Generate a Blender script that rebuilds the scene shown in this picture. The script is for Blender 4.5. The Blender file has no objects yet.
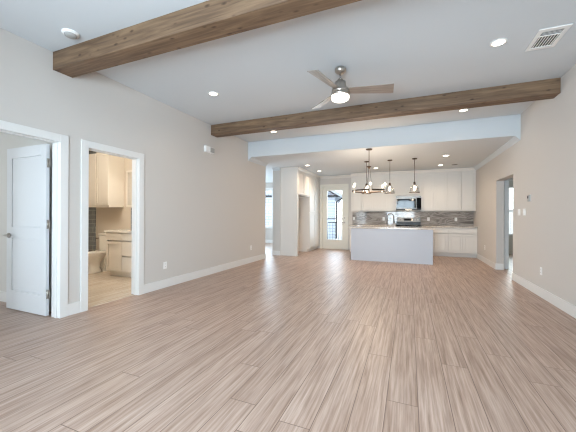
import bpy, bmesh, math, random
from mathutils import Vector, Matrix
random.seed(7)
C = bpy.context.scene.collection
PI = math.pi
SC = bpy.context.scene

# ------------------------------------------------------------------ camera
cam = bpy.data.cameras.new('camera'); co = bpy.data.objects.new('camera', cam); C.objects.link(co)
cam.sensor_width = 36; cam.lens = 294.7 / 576 * 36; cam.clip_start = 0.05; cam.clip_end = 300
co.matrix_world = (Matrix.Translation((0, 0, 1.2)) @ Matrix.Rotation(0.3892, 4, 'Z')
                   @ Matrix.Rotation(PI / 2, 4, 'X') @ Matrix.Rotation(0.0051, 4, 'Z'))
SC.camera = co
SC.view_settings.view_transform = 'Standard'; SC.view_settings.look = 'None'
SC.view_settings.gamma = 1; SC.view_settings.use_curve_mapping = False
SC.view_settings.exposure = 0.2
try:
    SC.cycles.use_denoising = True
    SC.cycles.filter_width = 1.2
    SC.cycles.max_bounces = 12; SC.cycles.diffuse_bounces = 7; SC.cycles.transparent_max_bounces = 16
    SC.cycles.sample_clamp_indirect = 6
    SC.cycles.caustics_reflective = False; SC.cycles.caustics_refractive = False
except Exception:
    pass

# ------------------------------------------------------------------ sky
w = bpy.data.worlds.new('world'); SC.world = w; w.use_nodes = True
nt = w.node_tree; nt.nodes.clear()
wo = nt.nodes.new('ShaderNodeOutputWorld'); bg = nt.nodes.new('ShaderNodeBackground')
tc = nt.nodes.new('ShaderNodeTexCoord'); sp = nt.nodes.new('ShaderNodeSeparateXYZ'); cr = nt.nodes.new('ShaderNodeValToRGB')
nt.links.new(tc.outputs['Generated'], sp.inputs[0]); nt.links.new(sp.outputs['Z'], cr.inputs[0])
cr.color_ramp.elements[0].position = 0.0; cr.color_ramp.elements[0].color = (0.93, 0.97, 1.0, 1)
cr.color_ramp.elements[1].position = 0.7; cr.color_ramp.elements[1].color = (0.62, 0.78, 1.0, 1)
nt.links.new(cr.outputs[0], bg.inputs[0]); bg.inputs[1].default_value = 3.4
nt.links.new(bg.outputs[0], wo.inputs[0])

# ------------------------------------------------------------------ daylight lamps at the windows, room lamps
def area(name, loc, rot, sx, sy, power, col):
    l = bpy.data.lights.new(name, 'AREA'); l.shape = 'RECTANGLE'; l.size = sx; l.size_y = sy
    l.energy = power; l.color = col
    o = bpy.data.objects.new(name, l); C.objects.link(o); o.location = loc; o.rotation_euler = rot
    return o
DAY = (0.70, 0.86, 1.0)
for k, (x, p) in enumerate(((-3.3, 45), (-.6, 390))):          # windows behind the camera
    area('daylight_window', (x, -1.62, 1.45), (PI / 2, 0, 0), .75 if x < -2 else 1.9, 1.85, p, DAY)
area('daylight_dining_window', (-6.2, 12.05, 1.5), (-PI / 2, 0, 0), 1.2, 1.6, 80, DAY)
area('daylight_patio_door', (-2.5, 10.95, 1.3), (-PI / 2, 0, 0), 0.6, 1.8, 17, DAY)
area('daylight_bedroom_window', (-6.5, -1.55, 1.5), (PI / 2, 0, 0), 1.6, 1.5, 78, (0.86, 0.94, 1.0))
area('daylight_dining_side_window', (-8.3, 9.3, 1.5), (PI / 2, 0, -PI / 2), 2.2, 1.6, 260, DAY)
area('daylight_study_window', (3.4, 11.9, 1.5), (-PI / 2, 0, 0), 1.5, 1.6, 35, (0.9, 1.0, 0.95))
WARM = (1.0, 0.80, 0.60)

# ------------------------------------------------------------------ materials
def mat(name, col=(.8, .8, .8), rough=.5, metal=0.0, emis=None, es=0.0, spec=None, bump=None):
    m = bpy.data.materials.new(name); m.use_nodes = True
    b = m.node_tree.nodes['Principled BSDF']
    b.inputs['Base Color'].default_value = (*col, 1); b.inputs['Roughness'].default_value = rough
    b.inputs['Metallic'].default_value = metal
    if spec is not None: b.inputs['Specular IOR Level'].default_value = spec
    if emis: b.inputs['Emission Color'].default_value = (*emis, 1); b.inputs['Emission Strength'].default_value = es
    if bump:
        n = m.node_tree.nodes.new('ShaderNodeTexNoise'); n.inputs['Scale'].default_value = bump[0]
        n.inputs['Detail'].default_value = 3
        t = m.node_tree.nodes.new('ShaderNodeTexCoord'); m.node_tree.links.new(t.outputs['Object'], n.inputs['Vector'])
        bp = m.node_tree.nodes.new('ShaderNodeBump'); bp.inputs['Strength'].default_value = bump[1]
        bp.inputs['Distance'].default_value = 0.002
        m.node_tree.links.new(n.outputs['Fac'], bp.inputs['Height']); m.node_tree.links.new(bp.outputs[0], b.inputs['Normal'])
    return m
def srgb(r, g, b):
    f = lambda c: (c / 255 / 12.92) if c / 255 <= .04045 else ((c / 255 + .055) / 1.055) ** 2.4
    return (f(r), f(g), f(b))

M = {}
M['wall'] = mat('greige_wall_paint', srgb(205, 201, 196), .85, bump=(90, .12))
M['wall_inner'] = mat('pale_room_paint', srgb(214, 212, 207), .85)
M['ceiling'] = mat('ceiling_paint', srgb(209, 215, 219), .9, bump=(70, .15))
M['trim'] = mat('white_trim_paint', srgb(226, 226, 224), .4)
M['door'] = mat('white_door_paint', srgb(222, 224, 226), .45)
M['extdoor'] = mat('exterior_door_paint', srgb(226, 224, 214), .4)
M['cab'] = mat('cabinet_paint', srgb(222, 219, 214), .45)
M['island'] = mat('island_paint', srgb(190, 196, 206), .45)
M['nickel'] = mat('brushed_nickel', srgb(190, 184, 176), .28, 1.0)
M['chrome'] = mat('polished_chrome', srgb(210, 210, 212), .08, 1.0)
M['bronze'] = mat('dark_nickel', srgb(88, 76, 66), .35, 1.0)
M['steel'] = mat('stainless_steel', srgb(140, 139, 137), .42, 1.0)
M['black'] = mat('black_glass', srgb(10, 10, 12), .05, spec=.22)
M['blackmatte'] = mat('black_enamel', srgb(18, 18, 18), .4)
M['dark'] = mat('dark_gap', srgb(40, 40, 42), .7)
M['plastic'] = mat('white_plastic', srgb(240, 240, 238), .35)
M['greyplastic'] = mat('grey_plastic', srgb(165, 165, 162), .4)
M['porcelain'] = mat('porcelain', srgb(235, 232, 225), .08)
M['bathcab'] = mat('bath_cabinet_paint', srgb(224, 218, 208), .4)
M['bathwall'] = mat('bath_wall_paint', srgb(204, 194, 180), .8)
M['mirror'] = mat('mirror_glass', (.9, .9, .9), .01, 1.0)
M['lampwarm'] = mat('warm_lamp_lens', (1, .9, .75), .4, emis=(1, .86, .68), es=9)
M['bulb'] = mat('glowing_bulb', (1, .95, .85), .4, emis=(1, .86, .66), es=6)
M['fanlens'] = mat('fan_light_lens', (1, .95, .9), .4, emis=(1, .90, .76), es=3.2)
M['candle'] = mat('candle_sleeve', srgb(225, 215, 200), .5)
M['iron'] = mat('black_iron', srgb(35, 37, 42), .5)
M['siding'] = None

def glass(name, tint=(1, 1, 1), refl=.08):
    m = bpy.data.materials.new(name); m.use_nodes = True; t = m.node_tree; t.nodes.clear()
    o = t.nodes.new('ShaderNodeOutputMaterial'); mx = t.nodes.new('ShaderNodeMixShader')
    tr = t.nodes.new('ShaderNodeBsdfTransparent'); gl = t.nodes.new('ShaderNodeBsdfGlossy')
    tr.inputs[0].default_value = (*tint, 1); gl.inputs['Roughness'].default_value = .02
    fr = t.nodes.new('ShaderNodeLayerWeight'); fr.inputs[0].default_value = .25
    mu = t.nodes.new('ShaderNodeMath'); mu.operation = 'MULTIPLY_ADD'; mu.inputs[1].default_value = .6; mu.inputs[2].default_value = refl
    t.links.new(fr.outputs['Fresnel'], mu.inputs[0]); t.links.new(mu.outputs[0], mx.inputs[0])
    t.links.new(tr.outputs[0], mx.inputs[1]); t.links.new(gl.outputs[0], mx.inputs[2]); t.links.new(mx.outputs[0], o.inputs[0])
    return m
M['glass'] = glass('clear_window_glass', (.97, .98, .98), .03)
M['shade'] = glass('clear_shade_glass', (.90, .90, .89), .16)

def node(m, t, **kw):
    n = m.node_tree.nodes.new(t)
    for k, v in kw.items(): setattr(n, k, v)
    return n
def ramp(m, stops):
    r = node(m, 'ShaderNodeValToRGB'); e = r.color_ramp.elements
    e[0].position, e[0].color = stops[0][0], (*stops[0][1], 1)
    e[1].position, e[1].color = stops[-1][0], (*stops[-1][1], 1)
    for p, c in stops[1:-1]:
        q = e.new(p); q.color = (*c, 1)
    return r

def plank_material(name, c1, c2, c3, dark, width, length, rough, grain=1.0, seam=.0022):
    """boards running along Y"""
    m = mat(name, c1, rough); L = m.node_tree.links; b = m.node_tree.nodes['Principled BSDF']
    tcn = node(m, 'ShaderNodeTexCoord'); sep = node(m, 'ShaderNodeSeparateXYZ'); L.new(tcn.outputs['Object'], sep.inputs[0])
    com = node(m, 'ShaderNodeCombineXYZ'); shx = node(m, 'ShaderNodeMath', operation='ADD'); shx.inputs[1].default_value = .70 + width * 40; L.new(sep.outputs['X'], shx.inputs[0])
    row = node(m, 'ShaderNodeMath', operation='DIVIDE'); row.inputs[1].default_value = width; L.new(shx.outputs[0], row.inputs[0])
    fl = node(m, 'ShaderNodeMath', operation='FLOOR'); L.new(row.outputs[0], fl.inputs[0])
    wn = node(m, 'ShaderNodeTexWhiteNoise', noise_dimensions='1D'); L.new(fl.outputs[0], wn.inputs['W'])
    my = node(m, 'ShaderNodeMath', operation='MULTIPLY_ADD'); my.inputs[1].default_value = length; L.new(wn.outputs['Value'], my.inputs[0]); L.new(sep.outputs['Y'], my.inputs[2])
    L.new(my.outputs[0], com.inputs['X']); L.new(shx.outputs[0], com.inputs['Y'])
    br = node(m, 'ShaderNodeTexBrick'); L.new(com.outputs[0], br.inputs['Vector'])
    br.inputs['Scale'].default_value = 1; br.inputs['Mortar Size'].default_value = seam
    br.inputs['Mortar Smooth'].default_value = .3
    br.inputs['Brick Width'].default_value = length; br.inputs['Row Height'].default_value = width
    br.offset = 0
    br.inputs['Color1'].default_value = (0, 0, 0, 1); br.inputs['Color2'].default_value = (1, 1, 1, 1)
    br.inputs['Mortar'].default_value = (.5, .5, .5, 1)
    # a value of its own for every board shifts the grain
    mulv = node(m, 'ShaderNodeVectorMath', operation='SCALE'); mulv.inputs['Scale'].default_value = 37.0
    L.new(br.outputs['Color'], mulv.inputs[0])
    sc = node(m, 'ShaderNodeVectorMath', operation='MULTIPLY'); sc.inputs[1].default_value = (.8, 20, 1)
    L.new(com.outputs[0], sc.inputs[0])
    ad = node(m, 'ShaderNodeVectorMath', operation='ADD'); L.new(sc.outputs[0], ad.inputs[0]); L.new(mulv.outputs[0], ad.inputs[1])
    n1 = node(m, 'ShaderNodeTexNoise'); n1.inputs['Scale'].default_value = 2.2; n1.inputs['Detail'].default_value = 6
    n1.inputs['Roughness'].default_value = .62; n1.inputs['Distortion'].default_value = .25
    L.new(ad.outputs[0], n1.inputs['Vector'])
    sc2 = node(m, 'ShaderNodeVectorMath', operation='MULTIPLY'); sc2.inputs[1].default_value = (2.0, 62, 1)
    L.new(com.outputs[0], sc2.inputs[0])
    n2 = node(m, 'ShaderNodeTexNoise'); n2.inputs['Scale'].default_value = 1.5; n2.inputs['Detail'].default_value = 3
    L.new(sc2.outputs[0], n2.inputs['Vector'])
    g = ramp(m, [(.28, c3), (.5, c1), (.72, c2)]); L.new(n1.outputs['Fac'], g.inputs[0])
    mx = node(m, 'ShaderNodeMix', data_type='RGBA', blend_type='MULTIPLY'); mx.inputs['Factor'].default_value = .42 * grain
    L.new(g.outputs[0], mx.inputs['A'])
    g2 = ramp(m, [(.32, (.60, .56, .53)), (.55, (1.08, 1.08, 1.08))]); L.new(n2.outputs['Fac'], g2.inputs[0]); L.new(g2.outputs[0], mx.inputs['B'])
    tone = ramp(m, [(0, (.95, .945, .94)), (.5, (1, 1, 1)), (1, (1.03, 1.03, 1.03))]); L.new(br.outputs['Color'], tone.inputs[0])
    mx2 = node(m, 'ShaderNodeMix', data_type='RGBA', blend_type='MULTIPLY'); mx2.inputs['Factor'].default_value = 1
    L.new(mx.outputs['Result'], mx2.inputs['A']); L.new(tone.outputs[0], mx2.inputs['B'])
    mx3 = node(m, 'ShaderNodeMix', data_type='RGBA'); L.new(br.outputs['Fac'], mx3.inputs['Factor'])
    L.new(mx2.outputs['Result'], mx3.inputs['A']); mx3.inputs['B'].default_value = (*dark, 1)
    L.new(mx3.outputs['Result'], b.inputs['Base Color'])
    bp = node(m, 'ShaderNodeBump'); bp.inputs['Strength'].default_value = .25; bp.inputs['Distance'].default_value = .002
    inv = node(m, 'ShaderNodeMath', operation='SUBTRACT'); inv.inputs[0].default_value = 1; L.new(br.outputs['Fac'], inv.inputs[1])
    L.new(inv.outputs[0], bp.inputs['Height']); L.new(bp.outputs[0], b.inputs['Normal'])
    return m
M['floor'] = plank_material('oak_plank_floor', srgb(173, 149, 134), srgb(194, 172, 159), srgb(134, 107, 91), srgb(112, 90, 77), .19, 1.85, .40, seam=.0028)
M['bathfloor'] = plank_material('bath_plank_tile', srgb(208, 196, 180), srgb(224, 214, 200), srgb(184, 168, 150), srgb(176, 162, 146), .2, .9, .25, .5)

def beam_material():
    m = mat('stained_beam_wood', (.2, .13, .08), .6); L = m.node_tree.links; b = m.node_tree.nodes['Principled BSDF']
    t = node(m, 'ShaderNodeTexCoord')
    sc = node(m, 'ShaderNodeVectorMath', operation='MULTIPLY'); sc.inputs[1].default_value = (.9, 15, 15); L.new(t.outputs['Object'], sc.inputs[0])
    vk = node(m, 'ShaderNodeTexVoronoi'); vk.inputs['Scale'].default_value = 1
    sk = node(m, 'ShaderNodeVectorMath', operation='MULTIPLY'); sk.inputs[1].default_value = (5.5, 12.0, 12.0); L.new(t.outputs['Object'], sk.inputs[0])
    L.new(sk.outputs[0], vk.inputs['Vector'])
    n = node(m, 'ShaderNodeTexNoise'); n.inputs['Scale'].default_value = 1.6; n.inputs['Detail'].default_value = 7; n.inputs['Distortion'].default_value = 1.1
    L.new(sc.outputs[0], n.inputs['Vector'])
    g = ramp(m, [(.25, srgb(76, 56, 40)), (.5, srgb(112, 88, 66)), (.75, srgb(140, 114, 88))]); L.new(n.outputs['Fac'], g.inputs[0])
    k = ramp(m, [(.06, (.28, .2, .14)), (.2, (1, 1, 1))]); L.new(vk.outputs['Distance'], k.inputs[0])
    mx = node(m, 'ShaderNodeMix', data_type='RGBA', blend_type='MULTIPLY'); mx.inputs['Factor'].default_value = .9
    L.new(g.outputs[0], mx.inputs['A']); L.new(k.outputs[0], mx.inputs['B']); L.new(mx.outputs['Result'], b.inputs['Base Color'])
    return m
M['beam'] = beam_material()

def blade_material():
    m = mat('fan_blade_veneer', srgb(170, 160, 148), .38, .7); L = m.node_tree.links; b = m.node_tree.nodes['Principled BSDF']
    t = node(m, 'ShaderNodeTexCoord'); sc = node(m, 'ShaderNodeVectorMath', operation='MULTIPLY'); sc.inputs[1].default_value = (3, 60, 1)
    L.new(t.outputs['Object'], sc.inputs[0]); n = node(m, 'ShaderNodeTexNoise'); n.inputs['Scale'].default_value = 1; L.new(sc.outputs[0], n.inputs['Vector'])
    g = ramp(m, [(.35, srgb(165, 158, 150)), (.65, srgb(188, 182, 175))]); L.new(n.outputs['Fac'], g.inputs[0]); L.new(g.outputs[0], b.inputs['Base Color'])
    return m
M['blade'] = blade_material()

def stone_material(name, stops, scale, rough, stretch=(1, 1, 3.2)):
    m = mat(name, (.5, .5, .5), rough); L = m.node_tree.links; b = m.node_tree.nodes['Principled BSDF']
    t = node(m, 'ShaderNodeTexCoord'); sc = node(m, 'ShaderNodeVectorMath', operation='MULTIPLY'); sc.inputs[1].default_value = stretch
    L.new(t.outputs['Object'], sc.inputs[0])
    n = node(m, 'ShaderNodeTexNoise'); n.inputs['Scale'].default_value = scale; n.inputs['Detail'].default_value = 8
    n.inputs['Roughness'].default_value = .6; n.inputs['Distortion'].default_value = 1.5
    L.new(sc.outputs[0], n.inputs['Vector'])
    g = ramp(m, stops); L.new(n.outputs['Fac'], g.inputs[0]); L.new(g.outputs[0], b.inputs['Base Color'])
    return m
M['splash'] = stone_material('veined_grey_stone', [(.30, srgb(92, 88, 86)), (.42, srgb(150, 143, 138)), (.49, srgb(182, 176, 170)), (.52, srgb(120, 114, 110)), (.57, srgb(170, 163, 158)), (.75, srgb(205, 200, 195))], 1.1, .07, (.7, .7, 4.2))
M['splash'].node_tree.nodes['Principled BSDF'].inputs['Specular IOR Level'].default_value = .3
M['quartz'] = stone_material('counter_stone', [(.3, srgb(176, 168, 160)), (.55, srgb(205, 198, 190)), (.8, srgb(222, 217, 210))], 9, .12, (1, 1, 1))

def grid_material(name, c, grout, wx, hz, rough, axes=('X', 'Z'), off=.5, seam=.006):
    m = mat(name, c, rough); L = m.node_tree.links; b = m.node_tree.nodes['Principled BSDF']
    t = node(m, 'ShaderNodeTexCoord'); s = node(m, 'ShaderNodeSeparateXYZ'); L.new(t.outputs['Object'], s.inputs[0])
    cb = node(m, 'ShaderNodeCombineXYZ'); L.new(s.outputs[axes[0]], cb.inputs['X']); L.new(s.outputs[axes[1]], cb.inputs['Y'])
    br = node(m, 'ShaderNodeTexBrick'); L.new(cb.outputs[0], br.inputs['Vector']); br.inputs['Scale'].default_value = 1
    br.inputs['Brick Width'].default_value = wx; br.inputs['Row Height'].default_value = hz; br.inputs['Mortar Size'].default_value = seam
    br.offset = off; br.inputs['Color1'].default_value = (*c, 1); br.inputs['Color2'].default_value = (*[min(1, q * 1.15) for q in c], 1)
    br.inputs['Mortar'].default_value = (*grout, 1); L.new(br.outputs['Color'], b.inputs['Base Color'])
    return m
M['showertile'] = grid_material('grey_shower_tile', srgb(108, 112, 112), srgb(150, 150, 146), .3, .1, .2)
M['siding'] = grid_material('grey_lap_siding', srgb(196, 203, 214), srgb(140, 148, 160), 4.0, .17, .7, seam=.012)
M['roof'] = grid_material('grey_shingles', srgb(170, 174, 180), srgb(130, 134, 140), .3, .14, .9, axes=('X', 'Y'))
M['patio'] = mat('pale_patio_concrete', srgb(225, 218, 205), .8, bump=(12, .3))
M['fence'] = grid_material('weathered_fence', srgb(176, 172, 166), srgb(110, 106, 100), .14, 3.0, .8)

# ------------------------------------------------------------------ mesh helpers
class MB:
    def __init__(s): s.bm = bmesh.new()
    def box(s, x0, x1, y0, y1, z0, z1):
        v = [s.bm.verts.new(p) for p in ((x0, y0, z0), (x1, y0, z0), (x1, y1, z0), (x0, y1, z0), (x0, y0, z1), (x1, y0, z1), (x1, y1, z1), (x0, y1, z1))]
        for f in ((0, 3, 2, 1), (4, 5, 6, 7), (0, 1, 5, 4), (1, 2, 6, 5), (2, 3, 7, 6), (3, 0, 4, 7)): s.bm.faces.new([v[i] for i in f])
        return s
    def prism(s, pts, fn, a, b):
        """profile pts in 2-D, fn(p,q,t) -> 3-D, extruded from t=a to t=b"""
        A = [s.bm.verts.new(fn(p[0], p[1], a)) for p in pts]; B = [s.bm.verts.new(fn(p[0], p[1], b)) for p in pts]
        n = len(pts); s.bm.faces.new(A); s.bm.faces.new(B[::-1])
        for i in range(n): s.bm.faces.new((A[i], B[i], B[(i + 1) % n], A[(i + 1) % n]))
        return s
    def lathe(s, prof, cx=0, cy=0, n=24, sx=1, sy=1, smooth=True):
        rings = []
        for r, z in prof:
            if r < 1e-6: rings.append([s.bm.verts.new((cx, cy, z))])
            else: rings.append([s.bm.verts.new((cx + sx * r * math.cos(2 * PI * i / n), cy + sy * r * math.sin(2 * PI * i / n), z)) for i in range(n)])
        for a, b in zip(rings, rings[1:]):
            for i in range(n):
                j = (i + 1) % n
                if len(a) == 1 and len(b) == 1: continue
                if len(a) == 1: f = s.bm.faces.new((a[0], b[i], b[j]))
                elif len(b) == 1: f = s.bm.faces.new((a[i], a[j], b[0]))
                else: f = s.bm.faces.new((a[i], a[j], b[j], b[i]))
                f.smooth = smooth
        return s
    def tube(s, pts, r, n=10, closed=False, rs=None):
        pts = [Vector(p) for p in pts]; rings = []; N = len(pts); up = None
        for i, p in enumerate(pts):
            if closed: t = pts[(i + 1) % N] - pts[i - 1]
            else: t = pts[min(i + 1, N - 1)] - pts[max(i - 1, 0)]
            t.normalize()
            if up is None: up = t.orthogonal().normalized()
            up = (up - t * up.dot(t)).normalized(); sd = t.cross(up); rr = rs[i] if rs else r
            rings.append([s.bm.verts.new(p + (up * math.cos(2 * PI * k / n) + sd * math.sin(2 * PI * k / n)) * rr) for k in range(n)])
        for i in range(N if closed else N - 1):
            a, b = rings[i], rings[(i + 1) % N]
            for k in range(n):
                f = s.bm.faces.new((a[k], a[(k + 1) % n], b[(k + 1) % n], b[k])); f.smooth = True
        if not closed: s.bm.faces.new(rings[0][::-1]); s.bm.faces.new(rings[-1])
        return s
    def build(s, name, m, parent=None, bevel=0.0, loc=None):
        bmesh.ops.recalc_face_normals(s.bm, faces=s.bm.faces[:])
        me = bpy.data.meshes.new(name); s.bm.to_mesh(me); s.bm.free(); me.materials.append(m)
        o = bpy.data.objects.new(name, me); C.objects.link(o)
        if parent: o.parent = parent
        if loc: o.location = loc
        if bevel:
            b = o.modifiers.new('bevel', 'BEVEL'); b.width = bevel; b.segments = 2; b.limit_method = 'ANGLE'
        return o
def tag(o, label=None, cat=None, group=None, kind=None):
    if label: o['label'] = label
    if cat: o['category'] = cat
    if group: o['group'] = group
    if kind: o['kind'] = kind
    return o
def empty(name, loc=(0, 0, 0), rz=0):
    o = bpy.data.objects.new(name, None); C.objects.link(o); o.location = loc; o.rotation_euler = (0, 0, rz); o.empty_display_size = .1
    return o
def struct(o): o['kind'] = 'structure'; return o
def copy_tree(o, parent=None):
    c = o.copy(); C.objects.link(c)
    if parent: c.parent = parent
    for ch in list(o.children): copy_tree(ch, c)
    return c
def wall_holes(mb, axis, c0, c1, a0, a1, z0, z1, holes):
    """wall between c0..c1 in thickness, a0..a1 along the other axis; holes = (a_lo, a_hi, z_lo, z_hi)"""
    cuts = sorted({a0, a1, *[h[0] for h in holes], *[h[1] for h in holes]})
    cuts = [c for c in cuts if a0 <= c <= a1]
    for lo, hi in zip(cuts, cuts[1:]):
        zs = [z0]
        for h in holes:
            if h[0] <= lo + 1e-6 and h[1] >= hi - 1e-6: zs += [h[2], h[3]]
        zs += [z1]
        for i in range(0, len(zs), 2):
            if zs[i + 1] - zs[i] > 1e-4:
                if axis == 'x': mb.box(c0, c1, lo, hi, zs[i], zs[i + 1])
                else: mb.box(lo, hi, c0, c1, zs[i], zs[i + 1])
    return mb

# ------------------------------------------------------------------ dimensions
XL, XR = -3.75, 1.85; YB = -1.3; YS = 6.48; YK = 10.6; H = 3.05; HK = 2.67
WT = .12
D1 = (1.29, 2.155); D2 = (2.48, 3.235); DH = 2.045

# ------------------------------------------------------------------ shell
struct(MB().box(-8.2, 5.2, YB - .2, 12.2, -.12, 0).build('floor', M['floor']))
struct(MB().box(-7.6, XL - WT + .05, 2.40, 4.60, 0, .006).build('floor', M['bathfloor']))
struct(MB().box(XL - WT, XR + .15, YB - .15, YS, H, H + .12).build('ceiling', M['ceiling']))
struct(MB().box(-8.2, 5.2, YS, 12.2, HK, H + .12).build('ceiling', M['ceiling']))

mb = MB(); wall_holes(mb, 'x', XL - WT, XL, YB, 7.465, 0, H,
    [(D1[0] - .02, D1[1] + .02, 0, DH + .02), (D2[0] - .02, D2[1] + .02, 0, DH + .02)])
wl = struct(mb.build('wall_left', M['wall']))
struct(MB().box(-3.87, -3.615, 8.20, YK, 0, HK).build('wall_cabinet_side', M['wall']))
mb = MB(); wall_holes(mb, 'x', XR, XR + .15, YB, YK + .15, 0, H, [(6.87, 8.05, 0, 2.03)])
struct(mb.build('wall_right', M['wall']))
mb = MB(); wall_holes(mb, 'y', YK, YK + .15, -3.87, XR, 0, HK, [(-2.99, -2.075, 0, 2.29)])
struct(mb.build('wall_back', M['wall']))
WIN = [(-3.7, -2.95), (-1.52, .36)]
mb = MB(); wall_holes(mb, 'y', YB - .15, YB, XL - WT, XR + .15, 0, H, [(a, b, .5, 2.35) for a, b in WIN])
struct(mb.build('wall_front', M['wall']))

# bedroom (left, first door) and bathroom (left, second door)
struct(MB().box(-7.6, XL - WT, 2.28, 2.40, 0, H).build('wall_bedroom_bath', M['wall_inner']))
struct(MB().box(-7.6, XL - WT, 2.40, 2.41, .006, 2.75).build('wall_bath_near', M['bathwall']))
struct(MB().box(-7.6, XL - WT, 4.60, 4.72, 0, H).build('wall_bath_far', M['bathwall']))
struct(MB().box(-7.72, -7.6, YB, 4.72, 0, H).build('wall_bedroom_outer', M['wall_inner']))
mb = MB(); wall_holes(mb, 'y', YB - .15, YB, -7.72, XL - WT, 0, H, [(-7.3, -5.7, .7, 2.25)])
struct(mb.build('wall_bedroom_front', M['wall_inner']))
struct(MB().box(-7.72, XL - WT, YB - .15, 2.40, H - .3, H + .12).build('ceiling', M['ceiling']))
struct(MB().box(-7.72, XL - WT, 2.40, 4.72, 2.74, H + .12).build('ceiling', M['ceiling']))
struct(MB().box(-7.6, -6.66, 4.585, 4.60, .006, 2.74).build('wall_shower_tile', M['showertile']))
# dining room behind the left opening
mb = MB(); wall_holes(mb, 'x', -8.12, -8.0, 5.5, 11.92, 0, HK, [(8.2, 10.4, .7, 2.3)])
struct(mb.build('wall_dining_left', M['wall_inner']))
struct(MB().box(-8.0, XL - WT, 5.38, 5.5, 0, H).build('wall_dining_near', M['wall_inner']))
mb = MB(); wall_holes(mb, 'y', 11.8, 11.92, -8.0, -3.67, 0, HK, [(-6.8, -5.57, .72, 2.36)])
struct(mb.build('wall_dining_back', M['wall']))
struct(MB().box(-3.79, -3.67, YK + .15, 11.8, 0, HK).build('wall_dining_right', M['wall_inner']))
struct(MB().box(-8.2, XL - WT, 5.38, YS, HK, H + .12).build('ceiling', M['ceiling']))
# hall and study behind the right opening
struct(MB().box(3.2, 3.3, 6.6, 8.25, 0, HK).build('wall_hall_right', M['wall_inner']))
struct(MB().box(2.0, 3.3, 6.5, 6.6, 0, HK).build('wall_hall_near', M['wall_inner']))
mb = MB(); wall_holes(mb, 'y', 8.25, 8.37, 2.0, 5.1, 0, HK, [(2.14, 2.94, 0, DH + .01)])
struct(mb.build('wall_hall_far', M['wall_inner']))
struct(MB().box(5.0, 5.1, 8.37, 11.8, 0, HK).build('wall_study_right', M['wall_inner']))
struct(MB().box(2.0, 2.1, 10.75, 11.8, 0, HK).build('wall_study_left', M['wall_inner']))
mb = MB(); wall_holes(mb, 'y', 11.6, 11.72, 2.1, 5.0, 0, HK, [(2.6, 4.2, .6, 2.2)])
struct(mb.build('wall_study_back', M['wall_inner']))

# windows
def window(n, x0, x1, y, z0, z1, rows=(), cols=()):
    r = empty('window_%d' % n, ((x0 + x1) / 2, y, z0)); struct(r)
    hw = (x1 - x0) / 2; hz = z1 - z0
    mb = MB(); t = .05
    mb.box(-hw, hw, -.05, .05, 0, t).box(-hw, hw, -.05, .05, hz - t, hz).box(-hw, -hw + t, -.05, .05, t, hz - t).box(hw - t, hw, -.05, .05, t, hz - t)
    for f in rows: mb.box(-hw + t, hw - t, -.02, .02, hz * f - .018, hz * f + .018)
    for f in cols: mb.box(-hw + 2 * hw * f - .012, -hw + 2 * hw * f + .012, -.012, .012, t, hz - t)
    mb.build('window_frame', M['trim'], r)
    MB().box(-hw + t, hw - t, -.004, .004, t, hz - t).build('pane', M['glass'], r)
    return r
for i, (a, b) in enumerate(WIN): window(i + 1, a, b, YB - .08, .5, 2.35, (.5,), (.5,) if i == 0 else (1 / 3, 2 / 3))
window(4, -6.8, -5.57, 11.86, .72, 2.36, (.5, .78), (.5,))
window(5, -7.3, -5.7, YB - .08, .7, 2.25, (.5,))
w7 = window(7, -9.16, -6.96, 0, .7, 2.3, (.5,), (1 / 3, 2 / 3)); w7.location = (-8.06, 9.3, .7); w7.rotation_euler = (0, 0, PI / 2)
window(6, 2.6, 4.2, 11.66, .6, 2.2, (.5,))

# ------------------------------------------------------------------ baseboards, casings, crown
tn = [0]
def trim(mb, m=None, bevel=.003):
    tn[0] += 1
    return struct(mb.build('trim_%d' % tn[0], m or M['trim'], bevel=bevel))
BH, BT = .14, .016
def base(name, mb): return struct(mb.build('baseboard_' + name, M['trim'], bevel=.003))
CW, CT = .088, .02
base('left', MB().box(XL, XL + BT, YB, D1[0] - CW, 0, BH).box(XL, XL + BT, D1[1] + CW, D2[0] - CW, 0, BH)
     .box(XL, XL + BT, D2[1] + CW, 7.465 + BT, 0, BH).box(XL - WT, XL, 7.465, 7.465 + BT, 0, BH))
base('right', MB().box(XR - BT, XR, YB, 6.87, 0, BH).box(XR - BT, XR, 8.05, 10.0, 0, BH).box(XR - BT, XR + .15, 8.05 - BT, 8.05, 0, BH)
     .box(XR, XR + .15, 6.87, 6.87 + BT, 0, BH))
base('cabinet_side', MB().box(-3.87, -3.617, 8.2 - BT, 8.2, 0, BH))
base('dining', MB().box(-8, -3.8, 11.8 - BT, 11.8, 0, BH))
base('bedroom', MB().box(-7.6, XL - WT, 2.28 - BT, 2.28, 0, BH))
base('bath', MB().box(-6.66, -5.56, 4.6 - BT, 4.6, .006, BH))

def casing_x(x0, x1, a, b, h):          # casing of an opening in a wall of constant x; x0..x1 thickness
    return (MB().box(x0, x1, a - CW, a, 0, h + CW).box(x0, x1, b, b + CW, 0, h + CW).box(x0, x1, a, b, h, h + CW))
def jamb_x(x0, x1, a, b, h):
    return (MB().box(x0, x1, a - .019, a, 0, h + .019).box(x0, x1, b, b + .019, 0, h + .019).box(x0, x1, a, b, h, h + .019)
            .box(x0 + .045, x0 + .085, a, a + .011, 0, h).box(x0 + .045, x0 + .085, b - .011, b, 0, h).box(x0 + .045, x0 + .085, a + .011, b - .011, h - .011, h))
for a, b in (D1, D2):
    trim(casing_x(XL, XL + CT, a, b, DH)); trim(jamb_x(XL - WT, XL, a, b, DH)); trim(casing_x(XL - WT - CT, XL - WT, a, b, DH))
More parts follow.
